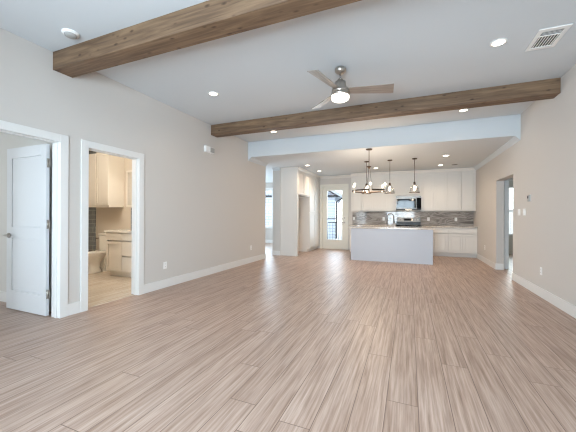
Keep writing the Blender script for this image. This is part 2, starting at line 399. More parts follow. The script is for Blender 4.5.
# study door casing and jamb, wall of constant y
trim(MB().box(2.05, 2.14, 8.23, 8.25, 0, DH + CW).box(2.94, 3.03, 8.23, 8.25, 0, DH + CW).box(2.14, 2.94, 8.23, 8.25, DH, DH + CW))
# patio door casing
DX0, DX1 = -2.97, -2.095; PDH = 2.27
trim(MB().box(DX0 - .08, DX0 - .005, YK - .02, YK, 0, PDH + .1).box(DX1 + .005, DX1 + .09, YK - .02, YK, 0, PDH + .1).box(DX0 - .005, DX1 + .005, YK - .02, YK, PDH + .01, PDH + .1), M['extdoor'])
trim(MB().box(DX0 - .019, DX0, YK, YK + .15, 0, PDH + .019).box(DX1, DX1 + .019, YK, YK + .15, 0, PDH + .019).box(DX0, DX1, YK, YK + .15, PDH, PDH + .019).box(DX0, DX1, YK + .02, YK + .15, 0, .015), M['extdoor'])
# window casings in the dining room and behind the camera
for a, b in WIN:
    trim(MB().box(a - .08, a, YB, YB + .02, .42, 2.43).box(b, b + .08, YB, YB + .02, .42, 2.43).box(a, b, YB, YB + .02, 2.35, 2.43).box(a - .1, b + .1, YB, YB + .04, .42, .5))
trim(MB().box(-5.57, -5.49, 11.78, 11.8, .64, 2.44).box(-6.88, -6.8, 11.78, 11.8, .64, 2.44).box(-6.8, -5.57, 11.78, 11.8, 2.36, 2.44).box(-6.9, -5.47, 11.76, 11.8, .64, .72))
# crown: profile (out from wall, down from ceiling)
CR = [(0, 0), (.075, 0), (.075, .012), (.055, .03), (.03, .055), (.012, .07), (.012, .085), (0, .085)]
trim(MB().prism(CR, lambda p, q, t: (XL + p, t, HK - q), YS, 7.465), M['ceiling'], 0)
trim(MB().prism(CR, lambda p, q, t: (XR - p, t, HK - q), YS, 10.24), M['ceiling'], 0)
trim(MB().prism(CR, lambda p, q, t: (t, YK - p, HK - q), -3.06, -1.88), M['cab'], 0)
trim(MB().prism(CR, lambda p, q, t: (t, 8.2 - p, HK - q), -3.87, -3.617), M['ceiling'], 0)

# ------------------------------------------------------------------ doors
def hinge_bm(z):
    return MB().box(-.02, .02, -.003, .003, z - .05, z + .05).tube([(0, -.008, z - .052), (0, -.008, z + .052)], .007, 8)
def panel_door(mb, w, h, t, panels, stile=.11, inset=.015):
    """slab x 0..w, y 0..t, z 0..h, recessed panels (z0,z1) both faces"""
    zs = [0]
    for a, b in panels: zs += [a, b]
    zs.append(h)
    mb.box(0, stile, 0, t, 0, h).box(w - stile, w, 0, t, 0, h)
    for i in range(0, len(zs), 2): mb.box(stile, w - stile, 0, t, zs[i], zs[i + 1])
    for a, b in panels:
        mb.box(stile + .009, w - stile - .009, .007, t - .007, a + .009, b - .009)
        mb.box(stile, w - stile, t / 2 - .002, t / 2 + .002, a, b)
    return mb
# bedroom door leaf, swung open against the partition
d = empty('door_1', (-3.945, 2.125, .008)); struct(d); d.rotation_euler = (0, 0, PI + .0)
# local x runs away from the hinge (world -x); local y runs to world -y
pw = .82
lf = panel_door(MB(), pw, 2.03, .035, [(.24, .90), (1.04, 1.90)]).build('door_leaf', M['door'], d, bevel=.003)
lf.location = (0, -.035, 0)
def lever(parent, x, y, z, side, m):
    r = MB()
    r.tube([(x, y, z), (x, y + side * .012, z)], .032, 16)
    r.tube([(x, y + side * .012, z), (x, y + side * .05, z)], .011, 10)
    r.tube([(x, y + side * .05, z), (x - .03, y + side * .052, z), (x - .11, y + side * .05, z - .004)], .009, 8)
    return r.build('lever_handle', m, parent)
lever(d, pw - .06, 0, .93, 1, M['nickel'])
for z in (.26, 1.08, 1.80):
    MB().box(-.055, -.002, -.012, -.006, z - .05, z + .05).tube([(-.03, 0, z - .052), (-.03, 0, z + .052)], .008, 8).build('hinge', M['nickel'], d)
# patio door
d = empty('door_2', (DX0 + .003, YK + .03, .018)); struct(d)
dw = DX1 - DX0 - .006; dh = PDH - .022; gx0, gx1, gz0, gz1 = .17, dw - .14, .33, 2.12
mb = MB().box(0, gx0, 0, .045, 0, dh).box(gx1, dw, 0, .045, 0, dh).box(gx0, gx1, 0, .045, 0, gz0).box(gx0, gx1, 0, .045, gz1, dh)
mb.build('door_leaf', M['extdoor'], d, bevel=.003)
MB().box(gx0 - .03, gx0, -.012, 0, gz0 - .03, gz1 + .03).box(gx1, gx1 + .03, -.012, 0, gz0 - .03, gz1 + .03).box(gx0, gx1, -.012, 0, gz0 - .03, gz0).box(gx0, gx1, -.012, 0, gz1, gz1 + .03).build('glazing_bead', M['extdoor'], d)
MB().box(gx0, gx1, .018, .024, gz0, gz1).build('pane', M['glass'], d)
lever(d, dw - .055, 0, .96, -1, M['nickel'])
MB().tube([(dw - .055, 0, 1.12), (dw - .055, -.014, 1.12)], .028, 16).build('deadbolt', M['nickel'], d)
# study door, swung away
d = empty('door_3', (2.16, 8.375, .008), PI / 2 - .06); struct(d)
panel_door(MB(), .78, 2.03, .035, [(.24, .90), (1.04, 1.90)]).build('door_leaf', M['door'], d, bevel=.003)
for z in (.26, 1.80): MB().box(-.02, .0, -.012, -.004, z - .05, z + .05).build('hinge', M['nickel'], d)

# ------------------------------------------------------------------ beams
def beam(y0, y1, label):
    o = MB().box(XL + .002, XR - .002, y0, y1, 2.845, H).build('ceiling_beam', M['beam'], bevel=.004)
    return tag(o, label, 'beam', 'stained wood ceiling beams')
beam(2.078, 2.29, 'thick brown wood beam nearest the camera, crossing the upper left ceiling')
beam(4.965, 5.17, 'brown wood beam crossing the ceiling beyond the ceiling fan')

# ------------------------------------------------------------------ cabinetry
def shaker(mb, x0, x1, z0, z1, y, t=.022, fr=.058):
    """door with its face at y (facing -y), back at y+t"""
    mb.box(x0, x0 + fr, y, y + t, z0, z1).box(x1 - fr, x1, y, y + t, z0, z1)
    mb.box(x0 + fr, x1 - fr, y, y + t, z0, z0 + fr).box(x0 + fr, x1 - fr, y, y + t, z1 - fr, z1)
    g_ = .007
    mb.box(x0 + fr + g_, x1 - fr - g_, y + .009, y + t, z0 + fr + g_, z1 - fr - g_)
    mb.box(x0 + fr, x1 - fr, y + t - .002, y + t, z0 + fr, z1 - fr)
    return mb
def carcass(w_, dp, z0, z1, za=None, zb=None):
    """cabinet box whose front sits back behind the doors, with thin sides, bottom and top brought forward"""
    za = z0 + .012 if za is None else za; zb = z1 - .012 if zb is None else zb
    return (MB().box(0, w_, .05, dp, z0, z1).box(0, .004, 0, .05, z0, z1).box(w_ - .004, w_, 0, .05, z0, z1)
            .box(.004, w_ - .004, 0, .05, z0, za).box(.004, w_ - .004, 0, .05, zb, z1))
G = .0055
def doors(root, x0, x1, z0, z1, n, m, y=-.022):
    wd = (x1 - x0) / n
    for i in range(n):
        shaker(MB(), x0 + i * wd + G, x0 + (i + 1) * wd - G, z0 + G, z1 - G, y).build('cabinet_door', m, root, bevel=.0015)
def drawer(root, x0, x1, z0, z1, m, y=-.022):
    MB().box(x0 + G, x1 - G, y, 0, z0 + G, z1 - G).build('drawer', m, root, bevel=.003)
def upper(x0, x1, yf, yw, z0, z1, n, label, m=None, crown=True, group='white wall cabinets over the counter', cat='cabinet', zd=None, left_end=False, right_end=False):
    m = m or M['cab']
    r = empty('wall_cabinet', (x0, yf, z0)); w_ = x1 - x0; h = z1 - z0; dp = yw - yf
    dh_ = (zd - z0) if zd else h
    carcass(w_, dp, 0, h, .028, dh_ - .002).build('body', m, r)
    doors(r, 0, w_, .03, dh_, n, m)
    if crown:
        a = -.0; b = w_
        mb = MB().prism([(0, 0), (-.02, 0), (-.02, .03), (-.045, .055), (-.06, .085), (-.06, .1), (0, .1)], lambda p, q, t: (t, p, h - .1 + q), a, b)
        mb.build('crown_moulding', m, r)
    tag(r, label, cat, group)
    return r
YU = 10.27                      # body front; doors stand .02 proud
ZT = HK
upper(-1.86, -1.12, YU, YK, 1.37, ZT, 2, 'white two-door wall cabinet next to the glass patio door', zd=2.56)
upper(-1.12, -.39, YU, YK, 1.37, ZT, 2, 'white two-door wall cabinet directly left of the microwave', zd=2.56)
upper(-.39, .36, YU, YK, 1.86, ZT, 2, 'short white two-door wall cabinet directly above the microwave', zd=2.56)
upper(.36, 1.09, YU, YK, 1.37, ZT, 2, 'white two-door wall cabinet directly right of the microwave', zd=2.56)
upper(1.09, 1.848, YU, YK, 1.37, ZT, 2, 'white two-door wall cabinet in the corner by the right wall', zd=2.56)

def base_cab(x0, x1, yf, yw, label, layout, m=None, group='white base cabinets on the back wall', h=.875, name='base_cabinet', z=0):
    m = m or M['cab']
    r = empty(name, (x0, yf, z)); w_ = x1 - x0; dp = yw - yf
    carcass(w_, dp, .10, h).build('body', m, r)
    MB().box(0, w_, .07, dp, 0, .10).build('toe_kick', m, r)
    for kind, a, b, za, zb, n in layout:
        if kind == 'door': doors(r, a, b, za, zb, n, m)
        else: drawer(r, a, b, za, zb, m)
    tag(r, label, 'cabinet', group)
    return r
YW = YK - .0016
YF = 10.02
def std(w_): return [('drawer', 0, w_, .70, .86, 1), ('door', 0, w_, .115, .69, 2)]
base_cab(-1.86, -1.13, YF, YW, 'white base cabinet at the patio door end of the back counter', std(.73))
base_cab(-1.13, -.40, YF, YW, 'white base cabinet directly left of the range, behind the island', std(.73))
base_cab(.37, 1.10, YF, YW, 'white base cabinet directly right of the range', std(.73))
base_cab(1.10, 1.848, YF, YW, 'white base cabinet in the corner against the right wall', std(.748))
def slab(name, x0, x1, y0, y1, z0, z1, m, label, cat, group=None):
    return tag(MB().box(x0, x1, y0, y1, z0, z1).build(name, m, bevel=.004), label, cat, group)
slab('countertop', -1.885, -.40, 9.98, YW, .8755, .912, M['quartz'], 'speckled stone back counter left of the range', 'countertop', 'back wall countertops')
slab('countertop', .37, 1.848, 9.98, YW, .8755, .912, M['quartz'], 'speckled stone back counter right of the range', 'countertop', 'back wall countertops')
slab('backsplash', -1.86, 1.848, 10.585, YW, .913, 1.369, M['splash'], 'polished grey veined stone backsplash behind the back counter', 'backsplash')

# island
IX0, IX1, IY0, IY1 = -1.475, .562, 8.19, 9.15
r = empty('kitchen_island', (IX0, IY0, 0)); iw = IX1 - IX0; idp = IY1 - IY0
MB().box(0, iw, .0, idp, .10, .87).build('body', M['island'], r)
MB().box(0, iw, .0, idp - .07, 0, .10).build('toe_kick', M['island'], r)
MB().box(0, .02, -.008, 0, 0, .87).box(iw - .02, iw, -.008, 0, 0, .87).box(.02, iw - .02, -.006, 0, 0, .018).build('edge_trim', M['island'], r)
for k in range(4):
    a = k * iw / 4
    doors_ = shaker(MB(), a + G, a + iw / 4 - G, .115, .86, 0)
    o = doors_.build('cabinet_door', M['island'], r, bevel=.0015); o.location = (iw, idp + .02, 0); o.rotation_euler = (0, 0, PI)
tag(r, 'long white kitchen island with a plain panel facing the living room', 'kitchen island')
slab('island_countertop', IX0 - .06, IX1 + .035, IY0 - .045, IY1 + .04, .8705, .912, M['quartz'], 'pale stone top lying on the kitchen island', 'countertop')
# faucet
r = empty('faucet', (-.57, 8.78, .9125))
MB().lathe([(0, 0), (.028, 0), (.028, .012), (.018, .03), (.016, .06), (0, .06)], n=16).build('base', M['chrome'], r)
pts = [(0, 0, .05), (0, 0, .24)] + [(.09 - .09 * math.cos(a), 0, .26 + .11 * math.sin(a)) for a in [PI * k / 10 for k in range(1, 10)]] + [(.18, 0, .24), (.185, 0, .17)]
MB().tube(pts, .013, 10).build('spout', M['bronze'], r)
MB().tube([(.184, 0, .19), (.187, 0, .12)], .018, 10).build('spray_head', M['bronze'], r)
MB().tube([(0, -.015, .045), (0, -.04, .05), (-.02, -.09, .09)], .007, 8).build('handle', M['chrome'], r)
tag(r, 'tall gooseneck faucet standing on the kitchen island', 'faucet')

# range
rx0, rx1 = -.385, .355
r = empty('kitchen_range', (rx0, 9.97, 0)); rw = rx1 - rx0
MB().box(0, rw, .02, .61, .08, .895).build('body', M['steel'], r, bevel=.003)
MB().box(.02, rw - .02, .05, .6, 0, .08).build('toe_kick', M['blackmatte'], r)
MB().box(-.003, rw + .003, -.005, .60, .895, .925).build('cooktop', M['black'], r, bevel=.004)
MB().box(.01, rw - .01, 0, .02, .24, .80).build('oven_door', M['steel'], r, bevel=.003)
MB().box(.1, rw - .1, -.003, 0, .34, .66).build('oven_window', M['black'], r)
MB().box(.01, rw - .01, 0, .02, .09, .23).build('storage_drawer', M['steel'], r, bevel=.003)
MB().tube([(.08, -.045, .76), (rw - .08, -.045, .76)], .011, 10).tube([(.1, 0, .76), (.1, -.045, .76)], .008, 8).tube([(rw - .1, 0, .76), (rw - .1, -.045, .76)], .008, 8).build('handle', M['steel'], r)
MB().box(0, rw, .525, .60, .925, 1.03).build('lower_backguard', M['blackmatte'], r)
bgd = MB().prism([(.53, 1.03), (.60, 1.03), (.60, 1.17), (.555, 1.17)], lambda p, q, t: (t, p, q), 0, rw).build('control_backguard', M['steel'], r, bevel=.004)
MB().prism([(.534, 1.065), (.55, 1.065), (.56, 1.135), (.545, 1.135)], lambda p, q, t: (t, p, q), rw / 2 - .13, rw / 2 + .13).build('display', M['black'], r)
for x in (.08, .17, rw - .17, rw - .08):
    MB().tube([(x, .55, 1.10), (x, .517, 1.095)], .021, 14).build('knob', M['nickel'], r)
for (x, y, q) in ((.19, .15, .1), (.55, .15, .08), (.19, .4, .075), (.55, .4, .1)):
    a = MB().tube([(x + q * math.cos(t), y + q * math.sin(t), .9255) for t in [2 * PI * k / 24 for k in range(24)]], .0015, 6, closed=True).build('burner_ring', M['greyplastic'], r)
tag(r, 'stainless steel range with black glass cooktop and raised control panel', 'range')
# microwave
r = empty('microwave', (rx0 - .002, 10.19, 1.42)); mw = rw + .004
MB().box(0, mw, .03, .405, 0, .435).build('body', M['steel'], r, bevel=.002)
MB().box(0, mw - .13, 0, .03, .03, .375).build('door', M['steel'], r, bevel=.004)
MB().box(.02, mw - .165, -.003, 0, .06, .35).build('door_window', M['black'], r)
MB().box(mw - .128, mw, 0, .03, .03, .375).build('control_panel', M['black'], r, bevel=.002)
MB().tube([(mw - .155, -.035, .06), (mw - .155, -.035, .345)], .010, 10).tube([(mw - .155, 0, .08), (mw - .155, -.035, .08)], .007, 8).tube([(mw - .155, 0, .325), (mw - .155, -.035, .325)], .007, 8).build('handle', M['steel'], r)
mb = MB().box(0, mw, .0, .03, .378, .435)
mb.build('vent_grille', M['steel'], r)
MB().box(0, mw, .0, .03, 0, .028).build('lower_lip', M['blackmatte'], r)
ll = MB().box(mw / 2 - .1, mw / 2 + .1, .12, .18, -.004, .002).build('task_light', M['lampwarm'], r)
tag(r, 'stainless over-the-range microwave with a black glass window', 'microwave')
area('microwave_task_lamp', (-.013, 10.36, 1.405), (0, 0, 0), .3, .08, .8, WARM)

# tall cabinets along the left side of the kitchen, facing +x (local -y -> world +x)
XF = -3.09
def tall_root(name, yworld, label, group):
    r = empty(name, (XF, yworld, 0), PI / 2); return tag(r, label, 'cabinet', group)
TG = 'white full-height cabinetry left of the patio door'
dpt = .52   # depth of bodies
# side panel facing the living room
tag(MB().box(-3.613, -3.07, 8.225, 8.245, 0, HK - .001).build('cabinet_end_panel', M['cab'], bevel=.002), 'tall plain white end panel facing the living room, left of the fridge recess', 'cabinet panel')
# frame strips on the end panel (a child each)
ep = bpy.data.objects['cabinet_end_panel']
MB().box(-3.613, -3.565, 8.217, 8.225, 0, HK - .001).box(-3.14, -3.07, 8.217, 8.225, 0, HK - .001).box(-3.565, -3.14, 8.217, 8.225, HK - .1, HK - .001).build('frame', M['cab'], ep, bevel=.002)
# cabinet above the fridge recess
r = empty('over_fridge_cabinet', (XF, 8.247, 0), PI / 2)
carcass(1.15, dpt, 1.84, HK - .001, 1.86, 2.57).build('body', M['cab'], r)
doors(r, 0.02, 1.13, 1.86, 2.57, 2, M['cab'])
MB().prism([(0, 0), (-.02, 0), (-.02, .03), (-.045, .055), (-.06, .085), (-.06, .099), (0, .099)], lambda p, q, t: (t, p, HK - .1 + q), 0, 1.15).build('crown_moulding', M['cab'], r)
MB().box(0, .06, -.02, 0, 0, 1.84).build('face_stile', M['cab'], r, bevel=.002)
MB().box(0, .02, 0, dpt, 0, 1.84).build('recess_side', M['cab'], r)
tag(r, 'white two-door cabinet over the empty fridge recess', 'cabinet', TG)
# pantry
r = empty('pantry_cabinet', (XF, 9.40, 0), PI / 2); pw_ = YK - .022 - 9.40
carcass(pw_, dpt, .1, HK - .001, .115, 2.57).build('body', M['cab'], r)
MB().box(0, pw_, .06, dpt, 0, .1).build('toe_kick', M['cab'], r)
doors(r, 0.0, pw_, .115, 1.31, 2, M['cab']); doors(r, 0.0, pw_, 1.32, 2.57, 2, M['cab'])
MB().prism([(0, 0), (-.02, 0), (-.02, .03), (-.045, .055), (-.06, .085), (-.06, .099), (0, .099)], lambda p, q, t: (t, p, HK - .1 + q), 0, pw_).build('crown_moulding', M['cab'], r)
tag(r, 'white floor-to-ceiling pantry cabinet with four doors beside the patio door', 'cabinet', TG)

# ------------------------------------------------------------------ outlets, switches, wall devices
def outlet(loc, rz, label, group):
    r = empty('wall_outlet', loc, rz)
    MB().box(-.036, .036, -.006, 0, -.058, .058).build('cover_plate', M['plastic'], r, bevel=.002)
    for z in (-.022, .022):
        f = MB().box(-.016, .016, -.009, -.006, z - .014, z + .014).build('receptacle', M['plastic'], r, bevel=.001)
        MB().box(-.007, -.004, -.0095, -.009, z - .004, z + .006).box(.004, .007, -.0095, -.009, z - .004, z + .006).build('slot', M['dark'], f)
    return tag(r, label, 'outlet', group)
LZ = PI / 2; RZ = -PI / 2            # plates on the left wall face +x, on the right wall -x
outlet((XL, 3.76, .37), LZ, 'white outlet low on the left wall, just past the bathroom door', 'outlets in the room')
outlet((XL, 6.645, .38), LZ, 'white outlet low on the left wall near its far end', 'outlets in the room')
outlet((XR, 5.554, .39), RZ, 'white outlet low on the right wall nearest the camera', 'outlets in the room')
outlet((XR, 9.11, .40), RZ, 'white outlet low on the right wall, between doorway and kitchen', 'outlets in the room')
GB = 'outlets in the backsplash'
outlet((-1.80, 10.585, 1.12), 0, 'white outlet at the left end of the backsplash', GB)
outlet((-.80, 10.585, 1.12), 0, 'white outlet in the backsplash left of the faucet and range', GB)
outlet((.59, 10.585, 1.12), 0, 'white outlet in the backsplash just right of the range', GB)
outlet((1.37, 10.585, 1.12), 0, 'white outlet in the backsplash nearest the right wall', GB)
def switch(loc, rz, n, label):
    r = empty('light_switch', loc, rz); hw = .036 + .023 * (n - 1)
    MB().box(-hw, hw, -.006, 0, -.058, .058).build('cover_plate', M['plastic'], r, bevel=.002)
    for i in range(n):
        x = (i - (n - 1) / 2) * .046
        MB().box(x - .016, x + .016, -.010, -.006, -.032, .032).build('rocker', M['plastic'], r, bevel=.001)
    return tag(r, label, 'light switch', 'switches on the right wall')
switch((XR, 6.53, 1.29), RZ, 2, 'white switch plate on the right wall closer to the doorway')
switch((XR, 6.27, 1.29), RZ, 2, 'white switch plate on the right wall below the thermostat')
r = empty('thermostat', (XR, 6.03, 1.52), RZ)
MB().box(-.085, .06, -.006, 0, -.055, .055).build('back_plate', M['plastic'], r, bevel=.002)
MB().box(-.035, .055, -.03, -.006, -.06, .05).build('housing', M['greyplastic'], r, bevel=.004)
MB().box(-.015, .035, -.0315, -.03, -.01, .03).build('screen', M['dark'], r)
tag(r, 'small thermostat with a grey housing on the right wall above the switches', 'thermostat')
r = empty('door_chime', (XL, 4.89, 2.52), LZ)
MB().box(-.14, .14, -.05, 0, -.055, .065).build('housing', M['plastic'], r, bevel=.006)
MB().box(.0, .13, -.056, -.05, -.045, .055).build('cover', M['greyplastic'], r, bevel=.003)
tag(r, 'small white chime box high on the left wall below the far beam', 'door chime')

# ------------------------------------------------------------------ ceiling fixtures
def can_light(x, y, z, label, group, power=14, rad=.06):
    r = empty('recessed_light', (x, y, z))
    MB().lathe([(rad + .018, 0), (rad + .018, -.006), (rad, -.008), (rad - .004, 0)], n=28).build('trim_ring', M['plastic'], r)
    MB().lathe([(0, -.004), (rad - .002, -.004)], n=28, smooth=False).build('lens', M['lampwarm'], r)
    l = bpy.data.lights.new('can_lamp', 'SPOT'); l.energy = power; l.color = WARM; l.spot_size = 2.7; l.spot_blend = 1; l.shadow_soft_size = .07
    o = bpy.data.objects.new('can_lamp', l); C.objects.link(o); o.parent = r; o.location = (0, 0, -.03)
    return tag(r, label, 'recessed light', group)
GA = 'recessed lights in the high living room ceiling'
can_light(-2.75, 3.70, H, 'recessed light in the living room ceiling between the two beams, near the left wall', GA)
can_light(.87, 3.73, H, 'recessed light in the living room ceiling beside the air vent', GA)
can_light(-2.75, 5.85, H, 'recessed light just beyond the far beam, nearer the left wall', GA)
can_light(.867, 5.87, H, 'recessed light just beyond the far beam, nearer the right wall', GA)
GK = 'recessed lights in the lower kitchen ceiling'
can_light(-2.72, 8.09, HK, 'recessed kitchen light in front of the over-fridge cabinet', GK, 40)
can_light(-2.70, 9.25, HK, 'recessed kitchen light in front of the glass patio door', GK, 40)
can_light(-.93, 9.27, HK, 'recessed kitchen light seen behind the chandelier', GK, 40)
can_light(.816, 7.97, HK, 'recessed kitchen light right of the pendants, nearer the camera', GK, 40)
can_light(.823, 9.37, HK, 'recessed kitchen light closest to the right-hand wall cabinets', GK, 40)

# supply vent
r = empty('ceiling_vent', (1.312, 3.83, H))
vx, vy = .128, .205
MB().box(-vx, vx, -vy, -vy + .05, -.008, 0).box(-vx, vx, vy - .05, vy, -.008, 0).box(-vx, -vx + .04, -vy + .05, vy - .05, -.008, 0).box(vx - .04, vx, -vy + .05, vy - .05, -.008, 0).box(-vx + .04, vx - .04, -.075, -.06, -.008, 0).build('frame', M['plastic'], r, bevel=.002)
MB().box(-vx + .04, vx - .04, -vy + .05, vy - .05, -.0015, 0).build('backing', M['dark'], r)
for k in range(7):
    x = -vx + .050 + k * .025
    MB().prism([(0, 0), (.006, 0), (.008, -.003), (.005, -.003)], lambda p, q, t, x=x: (x + p, t, q - .0015), -.058, vy - .052).build('louvre', M['plastic'], r)
for k in range(3):
    y = -.14 + k * .022
    MB().prism([(0, 0), (.003, 0), (.004, -.002), (.002, -.002)], lambda p, q, t, y=y: (t, y + p, q - .0015), -vx + .042, vx - .042).build('louvre', M['plastic'], r)
tag(r, 'white rectangular air vent with slats in the living room ceiling', 'vent')
# small dark device in kitchen ceiling
r = empty('ceiling_vent', (1.18, 9.42, HK))
MB().lathe([(.085, 0), (.085, -.008), (.075, -.01), (.07, -.004)], n=24).build('frame', M['greyplastic'], r)
MB().lathe([(0, -.004), (.07, -.004)], n=24, smooth=False).build('backing', M['dark'], r)
tag(r, 'small round dark vent in the kitchen ceiling near the right wall', 'vent')
# smoke detector
r = empty('smoke_detector', (-3.19, 1.93, H))
MB().lathe([(.075, 0), (.075, -.012), (.068, -.02), (0, -.02)], n=28).build('base', M['plastic'], r)
MB().lathe([(.055, -.02), (.05, -.036), (.03, -.042), (0, -.042)], n=28).build('sensor_cap', M['greyplastic'], r)
tag(r, 'round white smoke detector on the ceiling beside the nearest beam', 'smoke detector')

# ceiling fan
FX, FY = -.80, 3.65
r = empty('ceiling_fan', (FX, FY, H))
MB().lathe([(0, 0), (.062, 0), (.072, -.02), (.068, -.045), (.04, -.07), (.018, -.078), (0, -.078)], n=28).build('canopy', M['nickel'], r)
MB().tube([(0, 0, -.07), (0, 0, -.16)], .013, 12).build('downrod', M['chrome'], r)
MB().lathe([(0, -.14), (.03, -.14), (.035, -.165), (.065, -.175), (.07, -.25), (.075, -.26), (.105, -.268), (.108, -.315), (0, -.315)], n=32).build('motor_housing', M['nickel'], r)
MB().lathe([(.108, -.315), (.113, -.318), (.113, -.352), (0, -.352)], n=32).build('light_ring', M['nickel'], r)
MB().lathe([(.110, -.352), (.112, -.372), (.104, -.392), (.08, -.406), (.04, -.413), (0, -.415)], n=32).build('light_bowl', M['fanlens'], r)
def blade(ang):
    bm_ = MB(); n = 10; top = []; prof = []
    for k in range(n + 1):
        t = k / n; x = .09 + t * .56; hw = .050 + .033 * t
        prof.append((x, hw))
    pitch = math.radians(-16)
    outline = [(x, hw) for x, hw in prof] + [(x, -hw) for x, hw in prof[::-1]]
    outline[n] = (.655, .082); outline[n + 1] = (.63, -.083)
    A = []; B = []
    for x, y in outline:
        z = -.285 + y * math.sin(pitch); yy = y * math.cos(pitch)
        A.append(bm_.bm.verts.new((x, yy, z - .003))); B.append(bm_.bm.verts.new((x, yy, z + .003)))
    bm_.bm.faces.new(A[::-1]); bm_.bm.faces.new(B)
    for i in range(len(A)): bm_.bm.faces.new((A[i], A[(i + 1) % len(A)], B[(i + 1) % len(A)], B[i]))
    o = bm_.build('blade', M['blade'], r); o.rotation_euler = (0, 0, ang)
    return o
for a in (15, 135, 255): blade(math.radians(a))
l = bpy.data.lights.new('fan_lamp', 'AREA'); l.shape = 'DISK'; l.size = .18; l.energy = 8; l.color = (1, .88, .74); o = bpy.data.objects.new('fan_lamp', l); C.objects.link(o); o.parent = r; o.location = (0, 0, -.42)
tag(r, 'three-blade brushed nickel ceiling fan with a lit round bowl', 'ceiling fan')

# pendants over the island
def pendant():
    r = empty('pendant_light', (0, 0, HK))
    MB().lathe([(0, 0), (.062, 0), (.062, -.012), (.05, -.022), (0, -.024)], n=24).build('canopy', M['bronze'], r)
    MB().tube([(0, 0, -.02), (0, 0, -.60)], .006, 8).build('rod', M['bronze'], r)
    MB().lathe([(0, -.585), (.02, -.59), (.028, -.62), (.03, -.68), (0, -.68)], n=18).build('socket', M['bronze'], r)
    MB().lathe([(.028, -.655), (.055, -.675), (.085, -.72), (.108, -.78), (.125, -.86)], n=32).build('glass_shade', M['shade'], r)
    rim = MB().tube([(.125 * math.cos(t), .125 * math.sin(t), -.861) for t in [2 * PI * k / 32 for k in range(32)]], .006, 6, closed=True).build('shade_rim', M['bronze'], r)
    MB().lathe([(0, -.675), (.014, -.68), (.016, -.70), (.027, -.735), (.028, -.755), (.018, -.775), (0, -.782)], n=18).build('bulb', M['bulb'], r)
    l = bpy.data.lights.new('pendant_lamp', 'POINT'); l.energy = 6; l.color = WARM; l.shadow_soft_size = .035
    o = bpy.data.objects.new('pendant_lamp', l); C.objects.link(o); o.parent = r; o.location = (0, 0, -.82)
    return r
p0 = pendant()
GP = 'glass pendants over the kitchen island'
for i, (x, lb) in enumerate(((-1.055, 'clear glass bell pendant over the island, partly behind the chandelier'), (-.463, 'clear glass bell pendant over the island, between chandelier and microwave'), (.128, 'clear glass bell pendant over the island, in front of the microwave'))):
    o = p0 if i == 0 else copy_tree(p0)
    o.location = (x, 8.1, HK); tag(o, lb, 'pendant light', GP)

# chandelier
r = empty('chandelier', (-.81, 6.62, HK)); R_ = .36; zr = -.90
MB().lathe([(0, 0), (.07, 0), (.07, -.012), (.055, -.024), (0, -.026)], n=24).build('canopy', M['bronze'], r)
MB().tube([(0, 0, -.02), (0, 0, -.40)], .007, 8).build('rod', M['bronze'], r)
MB().lathe([(0, -.375), (.05, -.38), (.05, -.395), (.022, -.405), (.018, -.43), (0, -.43)], n=20).build('hub', M['bronze'], r)
MB().lathe([(R_ - .004, zr), (R_ + .004, zr), (R_ + .004, zr - .03), (R_ - .004, zr - .03), (R_ - .004, zr)], n=48).build('ring', M['bronze'], r)
yaw = .3892
for k in range(3):
    a = math.radians(100 + 120 * k) + yaw
    MB().tube([(.015 * math.cos(a), .015 * math.sin(a), -.41), (.035 * math.cos(a), .035 * math.sin(a), -.60), (.075 * math.cos(a), .075 * math.sin(a), zr + .02), (.10 * math.cos(a), .10 * math.sin(a), zr - .01), (R_ * math.cos(a), R_ * math.sin(a), zr - .01)], .003, 6).build('support_arm', M['bronze'], r)
for k in range(6):
    a = math.radians(-160 + 60 * k) + yaw; x, y = R_ * math.cos(a), R_ * math.sin(a)
    cn = MB().lathe([(0, zr - .03), (.024, zr - .03), (.026, zr + .0), (.013, zr + .004), (.013, zr + .075), (0, zr + .075)], x, y, n=14).build('candle_sleeve', M['candle'], r)
    MB().lathe([(0, zr + .07), (.011, zr + .075), (.021, zr + .098), (.023, zr + .112), (.016, zr + .13), (.0, zr + .142)], x, y, n=14).build('bulb', M['bulb'], cn)
l = bpy.data.lights.new('chandelier_lamp', 'POINT'); l.energy = 34; l.color = WARM; l.shadow_soft_size = .3
o = bpy.data.objects.new('chandelier_lamp', l); C.objects.link(o); o.parent = r; o.location = (0, 0, zr - .05)
tag(r, 'ring chandelier with six lit candle bulbs hanging before the island', 'chandelier')

# ------------------------------------------------------------------ bathroom
VY = 4.02
r = base_cab(-5.50, -3.875, VY, 4.598, 'cream bathroom vanity cabinet with doors and drawers', [
    ('drawer', 0, .44, .70, .85, 1), ('door', 0, .44, .115, .69, 1),
    ('drawer', .44, .90, .70, .85, 1), ('drawer', .44, .90, .41, .69, 1), ('drawer', .44, .90, .115, .40, 1),
    ('drawer', .90, 1.62, .70, .85, 1), ('door', .90, 1.62, .115, .69, 2)], M['bathcab'], None, .86, 'bathroom_vanity', .006)
slab('vanity_countertop', -5.53, -3.874, VY - .045, 4.598, .8665, .905, M['porcelain'], 'pale stone top on the bathroom vanity', 'countertop')
slab('vanity_backsplash', -5.53, -3.874, 4.578, 4.599, .906, 1.36, M['showertile'], 'dark grey tile strip on the wall behind the vanity', 'backsplash')
r = empty('bathroom_mirror', (-4.75, 4.58, 1.38))
MB().box(-.90, .86, -.02, .015, 0, .04).box(-.90, .86, -.02, .015, .74, .78).box(-.90, -.86, -.02, .015, .04, .74).box(.82, .86, -.02, .015, .04, .74).build('frame', M['bathcab'], r)
MB().box(-.86, .82, -.008, .01, .04, .74).build('mirror_glass', M['mirror'], r)
tag(r, 'framed bathroom mirror above the vanity', 'mirror')
r = empty('vanity_light', (-5.1, 4.6, 2.3))
